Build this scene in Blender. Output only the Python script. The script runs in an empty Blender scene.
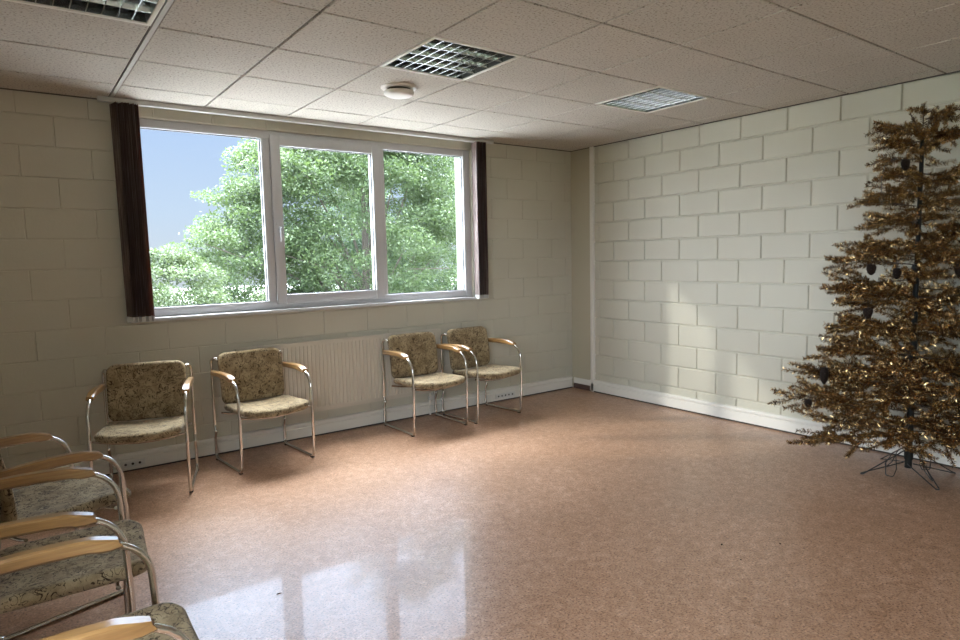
import bpy, bmesh, math, random
import numpy as np
from mathutils import Vector, Matrix

C = bpy.context.scene.collection
PI = math.pi
R = math.radians
random.seed(7)
rng = np.random.default_rng(11)

# ------------------------------------------------------------------ camera
H = 2.588                      # ceiling height
cam_data = bpy.data.cameras.new('camera')
cam_data.sensor_width = 36.0
cam_data.lens = 640.667 / 960 * 36.0
cam_data.clip_start = 0.02
cam_data.clip_end = 400
cam = bpy.data.objects.new('camera', cam_data)
C.objects.link(cam)
yaw, pitch, roll = 0.6323853, -0.0964994, -0.0218853
f = Vector((math.sin(yaw)*math.cos(pitch), math.cos(yaw)*math.cos(pitch), math.sin(pitch)))
right0 = Vector((math.cos(yaw), -math.sin(yaw), 0))
up0 = right0.cross(f)
rt = math.cos(roll)*right0 + math.sin(roll)*up0
up = -math.sin(roll)*right0 + math.cos(roll)*up0
m3 = Matrix((rt, up, -f)).transposed()
cam.matrix_world = Matrix.Translation((-0.635674, -5.25287, H - 1.12697)) @ m3.to_4x4()
bpy.context.scene.camera = cam

# ------------------------------------------------------------------ sky
world = bpy.data.worlds.new('sky')
bpy.context.scene.world = world
world.use_nodes = True
wt = world.node_tree
wt.nodes.clear()
wo = wt.nodes.new('ShaderNodeOutputWorld')
bg = wt.nodes.new('ShaderNodeBackground')
tc = wt.nodes.new('ShaderNodeTexCoord')
sx = wt.nodes.new('ShaderNodeSeparateXYZ')
wt.links.new(tc.outputs['Generated'], sx.inputs[0])
ramp = wt.nodes.new('ShaderNodeValToRGB')           # colour by elevation
mr = wt.nodes.new('ShaderNodeMapRange')
mr.inputs[1].default_value = -0.1
mr.inputs[2].default_value = 0.9
wt.links.new(sx.outputs[2], mr.inputs[0])
wt.links.new(mr.outputs[0], ramp.inputs[0])
SKY = [(0.0, (.22, .24, .25)), (0.10, (.28, .31, .35)), (0.17, (.25, .305, .385)), (0.31, (.20, .27, .40)),
       (0.40, (.9, 1.15, 1.5)), (0.52, (3.7, 4.5, 6.0)), (0.70, (4.4, 5.2, 6.8)), (0.80, (16, 17.5, 19.5)), (1.0, (19.5, 20.5, 22))]
SKYMAX = 25.0
els = ramp.color_ramp.elements
while len(els) < len(SKY): els.new(0.5)
for e, (p_, c_) in zip(els, SKY):
    e.position = p_
    e.color = (c_[0]/SKYMAX, c_[1]/SKYMAX, c_[2]/SKYMAX, 1)
wt.links.new(ramp.outputs[0], bg.inputs[0])
bg.inputs[1].default_value = SKYMAX
# unseen bright western sky, added to light the room through the left wall
SIDE = 6.2
bg2 = wt.nodes.new('ShaderNodeBackground')
bg2.inputs[0].default_value = (.87, .97, 1.12, 1)
bg2.inputs[1].default_value = SIDE
m2 = wt.nodes.new('ShaderNodeMapRange')
m2.interpolation_type = 'SMOOTHSTEP'
m2.inputs[1].default_value = -.12
m2.inputs[2].default_value = -.65
wt.links.new(sx.outputs[0], m2.inputs[0])
m3_ = wt.nodes.new('ShaderNodeMapRange')
m3_.inputs[1].default_value = -.04
m3_.inputs[2].default_value = .03
wt.links.new(sx.outputs[2], m3_.inputs[0])
mm = wt.nodes.new('ShaderNodeMath')
mm.operation = 'MULTIPLY'
wt.links.new(m2.outputs[0], mm.inputs[0])
wt.links.new(m3_.outputs[0], mm.inputs[1])
ms = wt.nodes.new('ShaderNodeMixShader')
wt.links.new(mm.outputs[0], ms.inputs[0])
wt.links.new(bg.outputs[0], ms.inputs[1])
wt.links.new(bg2.outputs[0], ms.inputs[2])
wt.links.new(ms.outputs[0], wo.inputs[0])

# hazy sun, low over the left of the trees
sun_d = bpy.data.lights.new('sun', 'SUN')
sun_d.energy = 0.75
sun_d.angle = R(2.5)
sun_d.color = (1.0, .98, .95)
sun = bpy.data.objects.new('sun', sun_d)
C.objects.link(sun)
sun.rotation_euler = Vector((1.45, -1.2, -1.04)).to_track_quat('-Z', 'Y').to_euler()
sun.location = (-8, 8, 9)

vs = bpy.context.scene.view_settings
vs.view_transform = 'Standard'
vs.look = 'None'
vs.gamma = 1
vs.use_curve_mapping = False
vs.exposure = 1.34
bpy.context.scene.cycles.max_bounces = 10
bpy.context.scene.cycles.diffuse_bounces = 6
bpy.context.scene.cycles.transparent_max_bounces = 16

def portal(name, loc, rot, sx_, sy_):
    d = bpy.data.lights.new(name, 'AREA')
    d.shape = 'RECTANGLE'
    d.size, d.size_y = sx_, sy_
    d.cycles.is_portal = True
    o = bpy.data.objects.new(name, d)
    C.objects.link(o)
    o.location, o.rotation_euler = loc, rot

portal('window_portal', (1.56, .05, 1.78), (R(-90), 0, 0), 3.0, 1.5)
portal('fill_window_portal', (-1.41, -5.45, 1.62), (0, R(-90), 0), 1.7, 3.7)

# ------------------------------------------------------------------ materials
def mat(name, col=(.8, .8, .8), rough=.5, metal=0.0, spec=.5, build=None, coat=0.0, coat_rough=.1):
    m = bpy.data.materials.new(name)
    m.use_nodes = True
    nt = m.node_tree
    b = nt.nodes['Principled BSDF']
    b.inputs['Base Color'].default_value = (*col, 1)
    b.inputs['Roughness'].default_value = rough
    b.inputs['Metallic'].default_value = metal
    b.inputs['Specular IOR Level'].default_value = spec
    b.inputs['Coat Weight'].default_value = coat
    b.inputs['Coat Roughness'].default_value = coat_rough
    if build: build(nt, b)
    return m

def N(nt, kind, **kw):
    n = nt.nodes.new('ShaderNode' + kind)
    for k, v in kw.items():
        if k.startswith('i_'):
            key = k[2:]
            n.inputs[int(key) if key.isdigit() else key].default_value = v
        else:
            setattr(n, k, v)
    return n

def noise(nt, scale, detail=4, rough=.55, co='Object', vec=None, dist=0):
    n = N(nt, 'TexNoise')
    n.inputs['Scale'].default_value = scale
    n.inputs['Detail'].default_value = detail
    n.inputs['Roughness'].default_value = rough
    n.inputs['Distortion'].default_value = dist
    if vec is None:
        t = N(nt, 'TexCoord')
        vec = t.outputs[co]
    nt.links.new(vec, n.inputs['Vector'])
    return n

def cramp(nt, src, stops):
    r = N(nt, 'ValToRGB')
    e = r.color_ramp.elements
    while len(e) < len(stops): e.new(.5)
    for a, (p, c) in zip(e, stops):
        a.position = p
        a.color = (*c, 1) if len(c) == 3 else c
    nt.links.new(src, r.inputs[0])
    return r

def mixc(nt, fac, a, b, mode='MIX'):
    m = N(nt, 'MixRGB', blend_type=mode)
    for i, v in ((0, fac), (1, a), (2, b)):
        if hasattr(v, 'links') or hasattr(v, 'is_linked'):
            nt.links.new(v, m.inputs[i])
        elif isinstance(v, (int, float)):
            m.inputs[i].default_value = v
        else:
            m.inputs[i].default_value = (*v, 1)
    return m.outputs[0]

def bump(nt, b, h, strength, dist=.01):
    bp = N(nt, 'Bump')
    bp.inputs['Strength'].default_value = strength
    bp.inputs['Distance'].default_value = dist
    nt.links.new(h, bp.inputs['Height'])
    nt.links.new(bp.outputs[0], b.inputs['Normal'])
    return bp

def b_wall(nt, b):
    n1 = noise(nt, 1.3, 3)
    n2 = noise(nt, 60, 4, .7)
    c = cramp(nt, n1.outputs[0], [(.3, (.485, .455, .365)), (.7, (.525, .495, .40))])
    nt.links.new(c.outputs[0], b.inputs['Base Color'])
    bump(nt, b, n2.outputs[0], .35, .004)

def b_floor(nt, b):
    t = N(nt, 'TexCoord')
    v = t.outputs['Object']
    big = noise(nt, 1.1, 5, .6, vec=v, dist=.4)
    mid = noise(nt, 22, 7, .72, vec=v, dist=1.0)
    fine = noise(nt, 105, 4, .7, vec=v)
    base = cramp(nt, mid.outputs[0], [(.30, (.285, .150, .083)), (.5, (.415, .240, .147)), (.70, (.53, .345, .235))])
    sp = cramp(nt, fine.outputs[0], [(.36, (.26, .21, .18)), (.46, (.93, .93, .93)), (.56, (1.0, 1.0, 1.0)), (.66, (1.5, 1.47, 1.42))])
    c = mixc(nt, 1.0, base.outputs[0], sp.outputs[0], 'MULTIPLY')
    wear = cramp(nt, big.outputs[0], [(.35, (.88, .85, .83)), (.65, (1.06, 1.06, 1.07))])
    c = mixc(nt, 1.0, c, wear.outputs[0], 'MULTIPLY')
    nt.links.new(c, b.inputs['Base Color'])
    rr = cramp(nt, big.outputs[0], [(.3, (.30, .30, .30)), (.7, (.42, .42, .42))])
    nt.links.new(rr.outputs[0], b.inputs['Roughness'])
    bump(nt, b, fine.outputs[0], .045, .004)

def b_tile(nt, b):
    t = N(nt, 'TexCoord')
    v = t.outputs['Object']
    n = noise(nt, 85, 3, .6, vec=v)
    n3 = noise(nt, 2.3, 2, .5, vec=v)
    c = cramp(nt, n.outputs[0], [(.33, (.20, .175, .15)), (.43, (.475, .43, .375)), (.6, (.525, .48, .42))])
    w = cramp(nt, n3.outputs[0], [(.3, (.95, .95, .95)), (.7, (1.0, 1.0, 1.0))])
    nt.links.new(mixc(nt, 1.0, c.outputs[0], w.outputs[0], 'MULTIPLY'), b.inputs['Base Color'])
    bump(nt, b, n.outputs[0], .5, .004)

def b_fabric(nt, b):
    t = N(nt, 'TexCoord')
    oi = N(nt, 'ObjectInfo')
    off = N(nt, 'VectorMath', operation='SCALE')
    cmb = N(nt, 'CombineXYZ')
    for i in range(3): nt.links.new(oi.outputs['Random'], cmb.inputs[i])
    nt.links.new(cmb.outputs[0], off.inputs[0])
    off.inputs['Scale'].default_value = 7.0
    add = N(nt, 'VectorMath', operation='ADD')
    nt.links.new(t.outputs['Object'], add.inputs[0])
    nt.links.new(off.outputs[0], add.inputs[1])
    v = add.outputs[0]
    a = noise(nt, 26, 2.0, .5, vec=v, dist=1.6)
    l = cramp(nt, a.outputs[0], [(.465, (0, 0, 0)), (.488, (1, 1, 1)), (.512, (1, 1, 1)), (.535, (0, 0, 0))])
    m = noise(nt, 33, 2, .5, vec=v)
    mk = cramp(nt, m.outputs[0], [(.36, (0, 0, 0)), (.44, (1, 1, 1))])
    a2 = noise(nt, 30, 3, .6, vec=v, dist=.6)
    bl = cramp(nt, a2.outputs[0], [(.58, (0, 0, 0)), (.68, (.8, .8, .8))])
    g = cramp(nt, noise(nt, 14, 3, .6, vec=v).outputs[0], [(.35, (.235, .170, .095)), (.65, (.40, .312, .188))])
    c = mixc(nt, mixc(nt, 1.0, l.outputs[0], mk.outputs[0], 'MULTIPLY'), g.outputs[0], (.055, .035, .02))
    c = mixc(nt, bl.outputs[0], c, (.115, .072, .035))
    w = noise(nt, 420, 2, .5, vec=v)
    ww = cramp(nt, w.outputs[0], [(.3, (.8, .8, .8)), (.7, (1.1, 1.1, 1.1))])
    c = mixc(nt, 1.0, c, ww.outputs[0], 'MULTIPLY')
    nt.links.new(c, b.inputs['Base Color'])
    b.inputs['Sheen Weight'].default_value = .15
    b.inputs['Sheen Roughness'].default_value = .4
    bump(nt, b, w.outputs[0], .4, .002)

def b_wood(nt, b):
    t = N(nt, 'TexCoord')
    mp = N(nt, 'Mapping')
    mp.inputs['Scale'].default_value = (60, 5, 60)
    nt.links.new(t.outputs['Object'], mp.inputs[0])
    n = noise(nt, 1.0, 4, .6, vec=mp.outputs[0], dist=.5)
    c = cramp(nt, n.outputs[0], [(.3, (.235, .118, .037)), (.55, (.33, .175, .058)), (.75, (.42, .245, .095))])
    nt.links.new(c.outputs[0], b.inputs['Base Color'])

def b_slat(nt, b):
    t = N(nt, 'TexCoord')
    mp = N(nt, 'Mapping')
    mp.inputs['Scale'].default_value = (140, 140, 3)
    nt.links.new(t.outputs['Object'], mp.inputs[0])
    n = noise(nt, 1.0, 3, .6, vec=mp.outputs[0])
    c = cramp(nt, n.outputs[0], [(.36, (.055, .034, .030)), (.52, (.14, .095, .082)), (.66, (.42, .35, .32))])
    nt.links.new(c.outputs[0], b.inputs['Base Color'])
    tr = N(nt, 'BsdfTranslucent')
    tr.inputs[0].default_value = (.40, .15, .06, 1)
    mx = N(nt, 'MixShader')
    mx.inputs[0].default_value = .22
    nt.links.new(b.outputs[0], mx.inputs[1])
    nt.links.new(tr.outputs[0], mx.inputs[2])
    nt.links.new(mx.outputs[0], nt.nodes['Material Output'].inputs[0])

def glass_mat(name, tint=(.97, .985, .98)):
    m = bpy.data.materials.new(name)
    m.use_nodes = True
    nt = m.node_tree
    nt.nodes.clear()
    o = N(nt, 'OutputMaterial')
    tr = N(nt, 'BsdfTransparent')
    tr.inputs[0].default_value = (*tint, 1)
    gl = N(nt, 'BsdfGlossy')
    gl.inputs['Roughness'].default_value = .02
    fr = N(nt, 'Fresnel')
    fr.inputs[0].default_value = 1.3
    mx = N(nt, 'MixShader')
    ge = N(nt, 'NewGeometry')
    ft = N(nt, 'MixRGB')
    ft.inputs[2].default_value = (0, 0, 0, 1)
    nt.links.new(ge.outputs['Backfacing'], ft.inputs[0])
    nt.links.new(fr.outputs[0], ft.inputs[1])
    nt.links.new(ft.outputs[0], mx.inputs[0])
    nt.links.new(tr.outputs[0], mx.inputs[1])
    nt.links.new(gl.outputs[0], mx.inputs[2])
    nt.links.new(mx.outputs[0], o.inputs[0])
    return m

def leaf_mat(name, stops, trans):
    m = bpy.data.materials.new(name)
    m.use_nodes = True
    nt = m.node_tree
    b = nt.nodes['Principled BSDF']
    b.inputs['Roughness'].default_value = .45
    n = noise(nt, 1.9, 4, .7)
    c = cramp(nt, n.outputs[0], stops)
    nt.links.new(c.outputs[0], b.inputs['Base Color'])
    tr = N(nt, 'BsdfTranslucent')
    tr.inputs[0].default_value = (*trans, 1)
    mx = N(nt, 'MixShader')
    mx.inputs[0].default_value = .4
    nt.links.new(b.outputs[0], mx.inputs[1])
    nt.links.new(tr.outputs[0], mx.inputs[2])
    nt.links.new(mx.outputs[0], nt.nodes['Material Output'].inputs[0])
    return m

def b_tinsel(nt, b):
    n = noise(nt, 40, 3, .7)
    c = cramp(nt, n.outputs[0], [(.3, (.15, .088, .038)), (.5, (.34, .215, .09)), (.66, (.72, .54, .27))])
    nt.links.new(c.outputs[0], b.inputs['Base Color'])

M = {
    'wall': mat('cream_painted_block', rough=.6, build=b_wall, spec=.4),
    'smooth': mat('cream_paint', (.44, .395, .29), .55, spec=.4),
    'floor': mat('marbled_vinyl', rough=.4, build=b_floor, spec=.42, coat=.20, coat_rough=.05),
    'tile': mat('mineral_ceiling_tile', rough=.9, build=b_tile, spec=.1),
    'gap_dark': mat('ceiling_gap', (.10, .085, .07), .8),
    'band': mat('ceiling_channel', (.46, .43, .39), .6),
    'trim': mat('white_trunking', (.70, .665, .595), .55),
    'dark': mat('dark_gap', (.045, .036, .03), .8),
    'brownbase': mat('brown_plinth', (.09, .05, .04), .6),
    'pvc': mat('white_window_plastic', (.50, .495, .50), .3),
    'glass': glass_mat('window_glass'),
    'gasket': mat('rubber_gasket', (.05, .05, .05), .7),
    'rad': mat('radiator_enamel', (.56, .51, .42), .35),
    'fabric': mat('scroll_pattern_upholstery', rough=.9, build=b_fabric, spec=.06),
    'chrome': mat('chrome_tube', (.66, .63, .59), .16, 1.0),
    'wood': mat('varnished_beech', rough=.30, build=b_wood, spec=.6, coat=1.0, coat_rough=.22),
    'slat': mat('dark_brown_blind_fabric', rough=.7, build=b_slat),
    'alu': mat('blind_rail', (.50, .485, .45), .4),
    'weight': mat('blind_weight', (.55, .54, .52), .4),
    'mirror': mat('louvre_aluminium', (.42, .42, .41), .22, 1.0),
    'tube': mat('lamp_tube', (.30, .31, .30), .3),
    'housing': mat('light_housing', (.07, .075, .07), .3, .3),
    'whitepl': mat('detector_plastic', (.66, .60, .54), .5),
    'tinsel': mat('gold_tinsel', rough=.24, metal=.95, build=b_tinsel),
    'stem': mat('tinsel_stem', (.05, .032, .018), .6),
    'pole': mat('dark_green_pole', (.012, .012, .010), .6, spec=.2),
    'wire': mat('black_wire', (.012, .011, .010), .35),
    'cone': mat('dark_cone', (.014, .008, .005), .7, spec=.15),
    'bark': mat('bark', (.09, .075, .06), .9),
    'grass': mat('pale_paving', (.36, .36, .35), .9),
    'low_bounce_ground': mat('low_bounce_dark', (.06, .075, .04), .95),
    'plaster': mat('outside_plaster', (.15, .17, .115), .7),
    'sock': mat('socket_plastic', (.62, .60, .56), .4),
    'roofm': mat('grey_roof', (.30, .31, .33), .7),
}
LEAFS = {
    'a': leaf_mat('leaf_mid_green', [(.3, (0.032, 0.051, 0.026)), (.5, (0.056, 0.087, 0.037)), (.7, (0.094, 0.127, 0.055))], (0.094, 0.142, 0.04)),
    'b': leaf_mat('leaf_light_green', [(.3, (0.032, 0.0468, 0.0242)), (.5, (0.0554, 0.0811, 0.0367)), (.7, (0.0866, 0.1131, 0.053))], (0.0874, 0.1201, 0.0406)),
    'c': leaf_mat('leaf_blue_green', [(.3, (0.03, 0.052, 0.032)), (.5, (0.051, 0.082, 0.046)), (.7, (0.083, 0.117, 0.067))], (0.076, 0.13, 0.052)),
}

# ------------------------------------------------------------------ mesh helpers
class MB:
    def __init__(s): s.v, s.f = [], []
    def add(s, v, f):
        o = len(s.v)
        s.v.extend([tuple(p) for p in v])
        s.f.extend([tuple(i + o for i in q) for q in f])
        return s
    def box(s, x0, x1, y0, y1, z0, z1):
        return s.add([(x0,y0,z0),(x1,y0,z0),(x1,y1,z0),(x0,y1,z0),(x0,y0,z1),(x1,y0,z1),(x1,y1,z1),(x0,y1,z1)],
                     [(3,2,1,0),(4,5,6,7),(0,1,5,4),(1,2,6,5),(2,3,7,6),(3,0,4,7)])
    def build(s, name, material, parent=None, smooth=False, bevel=0, seg=2, angle=30):
        me = bpy.data.meshes.new(name)
        me.from_pydata(s.v, [], s.f)
        me.update()
        if bevel:
            bm = bmesh.new()
            bm.from_mesh(me)
            ed = [e for e in bm.edges if len(e.link_faces) == 2 and e.calc_face_angle(0) > R(25)]
            bmesh.ops.bevel(bm, geom=ed, offset=bevel, segments=seg, affect='EDGES', profile=.5, clamp_overlap=True)
            bm.to_mesh(me)
            bm.free()
        if smooth or bevel:
            me.polygons.foreach_set('use_smooth', [True]*len(me.polygons))
            try: me.set_sharp_from_angle(angle=R(angle))
            except Exception: pass
        me.materials.append(material)
        o = bpy.data.objects.new(name, me)
        C.objects.link(o)
        if parent: o.parent = parent
        return o

def quads_mesh(name, verts, material, parent=None, tri=False):
    """verts: (n,4,3) numpy array of separate quads"""
    n = len(verts)
    k = verts.shape[1]
    me = bpy.data.meshes.new(name)
    me.vertices.add(n*k)
    me.vertices.foreach_set('co', verts.reshape(-1).astype(np.float32))
    me.loops.add(n*k)
    me.loops.foreach_set('vertex_index', np.arange(n*k, dtype=np.int32))
    me.polygons.add(n)
    me.polygons.foreach_set('loop_start', np.arange(0, n*k, k, dtype=np.int32))
    me.polygons.foreach_set('loop_total', np.full(n, k, dtype=np.int32))
    me.update(calc_edges=True)
    me.validate()
    me.materials.append(material)
    o = bpy.data.objects.new(name, me)
    C.objects.link(o)
    if parent: o.parent = parent
    return o

def fillet(pts, rad, n=6):
    P = [Vector(p) for p in pts]
    if not isinstance(rad, (list, tuple)): rad = [rad]*len(P)
    out = [P[0]]
    for i in range(1, len(P)-1):
        a, b, c = P[i-1], P[i], P[i+1]
        u, w = (a-b), (c-b)
        lu, lw = u.length, w.length
        u.normalize(); w.normalize()
        ang = u.angle(w)
        if rad[i] <= 0 or ang > R(178):
            out.append(b); continue
        t = min(rad[i]/math.tan(ang/2), lu*.49, lw*.49)
        r = t*math.tan(ang/2)
        cen = b + (u+w).normalized()*(r/math.sin(ang/2))
        s, e = b+u*t-cen, b+w*t-cen
        tot = s.angle(e)
        for k in range(n+1):
            q = k/n
            out.append(cen + (s*math.sin((1-q)*tot) + e*math.sin(q*tot))/math.sin(tot))
    out.append(P[-1])
    return out

def tube(mb, pts, r, n=8, caps=True):
    P = [Vector(p) for p in pts]
    rs = r if isinstance(r, (list, tuple)) else [r]*len(P)
    T = []
    for i in range(len(P)):
        d = (P[min(i+1, len(P)-1)] - P[max(i-1, 0)])
        T.append(d.normalized() if d.length > 1e-9 else Vector((0, 0, 1)))
    ref = Vector((0, 0, 1)) if abs(T[0].z) < .9 else Vector((1, 0, 0))
    u = T[0].cross(ref).normalized()
    vs_, fs = [], []
    for i, p in enumerate(P):
        u = (u - T[i]*u.dot(T[i])).normalized()
        w = T[i].cross(u)
        for k in range(n):
            a = 2*PI*k/n
            vs_.append(p + (u*math.cos(a) + w*math.sin(a))*rs[i])
    for i in range(len(P)-1):
        for k in range(n):
            a, b = i*n+k, i*n+(k+1) % n
            fs.append((a, a+n, b+n, b))
    if caps:
        fs.append(tuple(range(n)))
        fs.append(tuple(range((len(P)-1)*n, len(P)*n))[::-1])
    mb.add(vs_, fs)
    return mb

def lathe(mb, prof, cx=0, cy=0, n=32):
    """prof: list of (radius, z)"""
    vs_, fs = [], []
    for r, z in prof:
        for k in range(n):
            a = 2*PI*k/n
            vs_.append((cx + r*math.cos(a), cy + r*math.sin(a), z))
    for i in range(len(prof)-1):
        for k in range(n):
            a, b = i*n+k, i*n+(k+1) % n
            fs.append((a, b, b+n, a+n))
    fs.append(tuple(range(n))[::-1])
    fs.append(tuple(range((len(prof)-1)*n, len(prof)*n)))
    return mb.add(vs_, fs)

def extrude(mb, prof, a, b):
    """closed profile of callables? -> prof: list of (d, z); a,b: functions mapping (d,z)->3D at both ends"""
    n = len(prof)
    vs_ = [a(*p) for p in prof] + [b(*p) for p in prof]
    fs = [(i, (i+1) % n, n+(i+1) % n, n+i) for i in range(n)]
    fs += [tuple(range(n))[::-1], tuple(range(n, 2*n))]
    return mb.add(vs_, fs)

def thing(name, label, cat, loc=(0, 0, 0), rz=0, group=None, kind=None):
    o = bpy.data.objects.new(name, None)
    o.empty_display_size = .1
    C.objects.link(o)
    o.location = loc
    o.rotation_euler = (0, 0, rz)
    if label: o['label'] = label
    if cat: o['category'] = cat
    if group: o['group'] = group
    if kind: o['kind'] = kind
    return o

def struct(o, label=None, cat=None):
    o['kind'] = 'structure'
    if label: o['label'] = label
    if cat: o['category'] = cat
    return o

def tag(o, label, cat, group=None):
    o['label'] = label
    o['category'] = cat
    if group: o['group'] = group
    return o

def dup(root, loc, rz, label, group=None):
    r_ = root.copy()
    C.objects.link(r_)
    r_.location = loc
    r_.rotation_euler = (0, 0, rz)
    r_['label'] = label
    if group: r_['group'] = group
    for ch in list(root.children):
        c = ch.copy()
        C.objects.link(c)
        c.parent = r_
        for g in list(ch.children):
            d = g.copy()
            C.objects.link(d)
            d.parent = c
    return r_

# ------------------------------------------------------------------ room shell
WY = -0.145        # window wall face (room is y < WY)
WX = 4.377         # right wall face (room is x < WX)
LX = -1.15         # left wall face
BY = -7.4          # wall behind the camera
WIN = (0.10, 3.04, 1.085, 2.495)

def rect_minus(r_, h):
    x0, x1, z0, z1 = r_
    a0, a1, c0, c1 = h
    if x1 <= a0 or x0 >= a1 or z1 <= c0 or z0 >= c1: return [r_]
    out = []
    if x0 < a0: out.append((x0, a0, z0, z1))
    if x1 > a1: out.append((a1, x1, z0, z1))
    m0, m1 = max(x0, a0), min(x1, a1)
    if z0 < c0: out.append((m0, m1, z0, c0))
    if z1 > c1: out.append((m0, m1, c1, z1))
    return out

def block_faces(mb, to3, u0, u1, zoff, uoff, hole=None, depth=.005, gap=.0035, ch=.005):
    """painted 40 x 20 cm blocks with shallow rounded joints; to3(u, z, d) -> point, d = depth into the wall"""
    row = 0
    z = zoff - .2
    while z < H:
        za, zb = max(z, 0), min(z+.2, H)
        if zb - za > .015:
            u = uoff + (.2 if row % 2 else 0)
            u -= .4*math.ceil((u-u0)/.4) if u > u0 else 0
            while u < u1:
                ua, ub = max(u, u0), min(u+.4, u1)
                if ub - ua > .02:
                    for (a, b, c, d) in (rect_minus((ua, ub, za, zb), hole) if hole else [(ua, ub, za, zb)]):
                        if b-a < .02 or d-c < .02: continue
                        j = random.uniform(-.0008, .0008)
                        rings = [(gap, depth), (gap+ch*.35, depth*.35), (gap+ch, j)]
                        vs_ = []
                        for ins, dp in rings:
                            vs_ += [to3(a+ins, c+ins, dp), to3(b-ins, c+ins, dp), to3(b-ins, d-ins, dp), to3(a+ins, d-ins, dp)]
                        fs = []
                        for k in range(2):
                            for i in range(4):
                                fs.append((k*4+i, k*4+(i+1) % 4, k*4+4+(i+1) % 4, k*4+4+i))
                        fs.append((8, 9, 10, 11))
                        mb.add(vs_, fs)
                u += .4
        z += .2
        row += 1

# window wall
mb = MB()
a0, a1, c0, c1 = WIN
OUT = .055
D = .0045
mb.box(LX-.3, a0, WY+D, OUT, 0, H)
mb.box(a1, WX+.3, WY+D, OUT, 0, H)
mb.box(a0, a1, WY+D, OUT, 0, c0)
mb.box(a0, a1, WY+D, OUT, c1, H)
block_faces(mb, lambda u, z, d: (u, WY+d, z), LX, WX, .045, .078, hole=WIN, depth=D, gap=.0022, ch=.004)
struct(mb.build('wall_far', M['wall']))

# right wall
mb = MB()
mb.box(WX+.009, WX+.2, BY-.2, OUT, 0, H)
block_faces(mb, lambda u, z, d: (WX+d, u, z), BY, -.43, .0, -1.152, depth=.010, gap=.0048, ch=.007)
struct(mb.build('wall_right', M['wall']))
mb = MB()
mb.box(WX-.004, WX+.1, -.43, WY+.002, .02, H)
struct(mb.build('trim_1', M['smooth']))
mb = MB()
mb.box(WX-.03, WX+.01, -.492, -.447, .0, H)
struct(mb.build('trim_2', M['trim'], bevel=.004))

# left wall with an unseen window added to brighten the room, and the wall behind
W2 = (-7.2, -3.7, .85, 2.4)
mb = MB()
mb.box(LX-.25, LX, BY-.2, W2[0], 0, H)
mb.box(LX-.25, LX, W2[1], OUT, 0, H)
mb.box(LX-.25, LX, W2[0], W2[1], 0, W2[2])
mb.box(LX-.25, LX, W2[0], W2[1], W2[3], H)
struct(mb.build('wall_left', M['wall']))
mb = MB()
mb.box(LX-.25, WX+.2, BY-.2, BY, 0, H)
struct(mb.build('wall_near', M['wall']))
w2 = thing('fill_window', None, None, kind='structure')
mb = MB()
for ya, yb in ((W2[0], W2[0]+.07), (W2[1]-.07, W2[1]), (-5.7, -5.62), (-4.35, -4.27)):
    mb.box(LX-.13, LX-.06, ya, yb, W2[2], W2[3])
mb.box(LX-.13, LX-.06, W2[0], W2[1], W2[2], W2[2]+.07)
mb.box(LX-.13, LX-.06, W2[0], W2[1], W2[3]-.07, W2[3])
mb.build('window_frame', M['pvc'], w2)
mb = MB(); mb.box(LX-.1, LX-.095, W2[0]+.05, W2[1]-.05, W2[2]+.05, W2[3]-.05)
mb.build('glass_pane', M['glass'], w2)

# floor
mb = MB()
mb.box(LX-.25, WX+.2, BY-.2, OUT, -.2, 0)
struct(mb.build('floor', M['floor']))

# ceiling : mineral tiles 60 x 60 cm with thin dark gaps
LIGHT_CELLS = [(-1, -4), (2, -4), (5, -4)]
mb = MB()
g = .0052
for i in range(-3, 9):
    for j in range(-14, 1):
        x0, x1 = i*.6+g, i*.6+.6-g
        y0, y1 = j*.6+g, j*.6+.6-g
        if i == 0: x0 += .024
        x0, x1, y0, y1 = max(x0, LX), min(x1, WX), max(y0, BY), min(y1, WY)
        if x1-x0 < .01 or y1-y0 < .01: continue
        if (i, j) in LIGHT_CELLS: continue
        z0 = H + random.uniform(0, .0015)
        e = .003
        mb.add([(x0+e,y0+e,z0),(x1-e,y0+e,z0),(x1-e,y1-e,z0),(x0+e,y1-e,z0),(x0,y0,z0+e),(x1,y0,z0+e),(x1,y1,z0+e),(x0,y1,z0+e),
                (x0,y0,z0+.02),(x1,y0,z0+.02),(x1,y1,z0+.02),(x0,y1,z0+.02)],
               [(3,2,1,0)] + [(a, (a+1) % 4, 4+(a+1) % 4, 4+a) for a in range(4)] + [(4+a, 4+(a+1) % 4, 8+(a+1) % 4, 8+a) for a in range(4)])
ceil = struct(mb.build('ceiling', M['tile']))
mb = MB()
xs = [LX-.25] + sorted(v for c in LIGHT_CELLS for v in (c[0]*.6+.02, c[0]*.6+.58)) + [WX+.2]
mb.box(LX-.25, WX+.2, BY-.2, -2.4+.02, H+.012, H+.2)
mb.box(LX-.25, WX+.2, -1.8-.02, OUT, H+.012, H+.2)
for k in range(0, len(xs), 2):
    mb.box(xs[k], xs[k+1], -2.4, -1.8, H+.012, H+.2)
for c in LIGHT_CELLS:
    mb.box(c[0]*.6, c[0]*.6+.6, -2.4, -1.8, H+.15, H+.2)
mb.build('gap_shade_backing', M['gap_dark'], ceil)  # dark backing, the shade in the tile gaps put into its colour
mb = MB(); mb.box(.005, .027, BY, WY-.01, H+.001, H+.012)
mb.build('ceiling_channel', M['band'], ceil)
mb = MB()
mb.box(LX, WX, WY-.012, WY, H-.006, H+.01)
mb.box(WX-.012, WX, BY, WY, H-.006, H+.01)
mb.build('edge_strip', M['gap_dark'], ceil)

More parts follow.
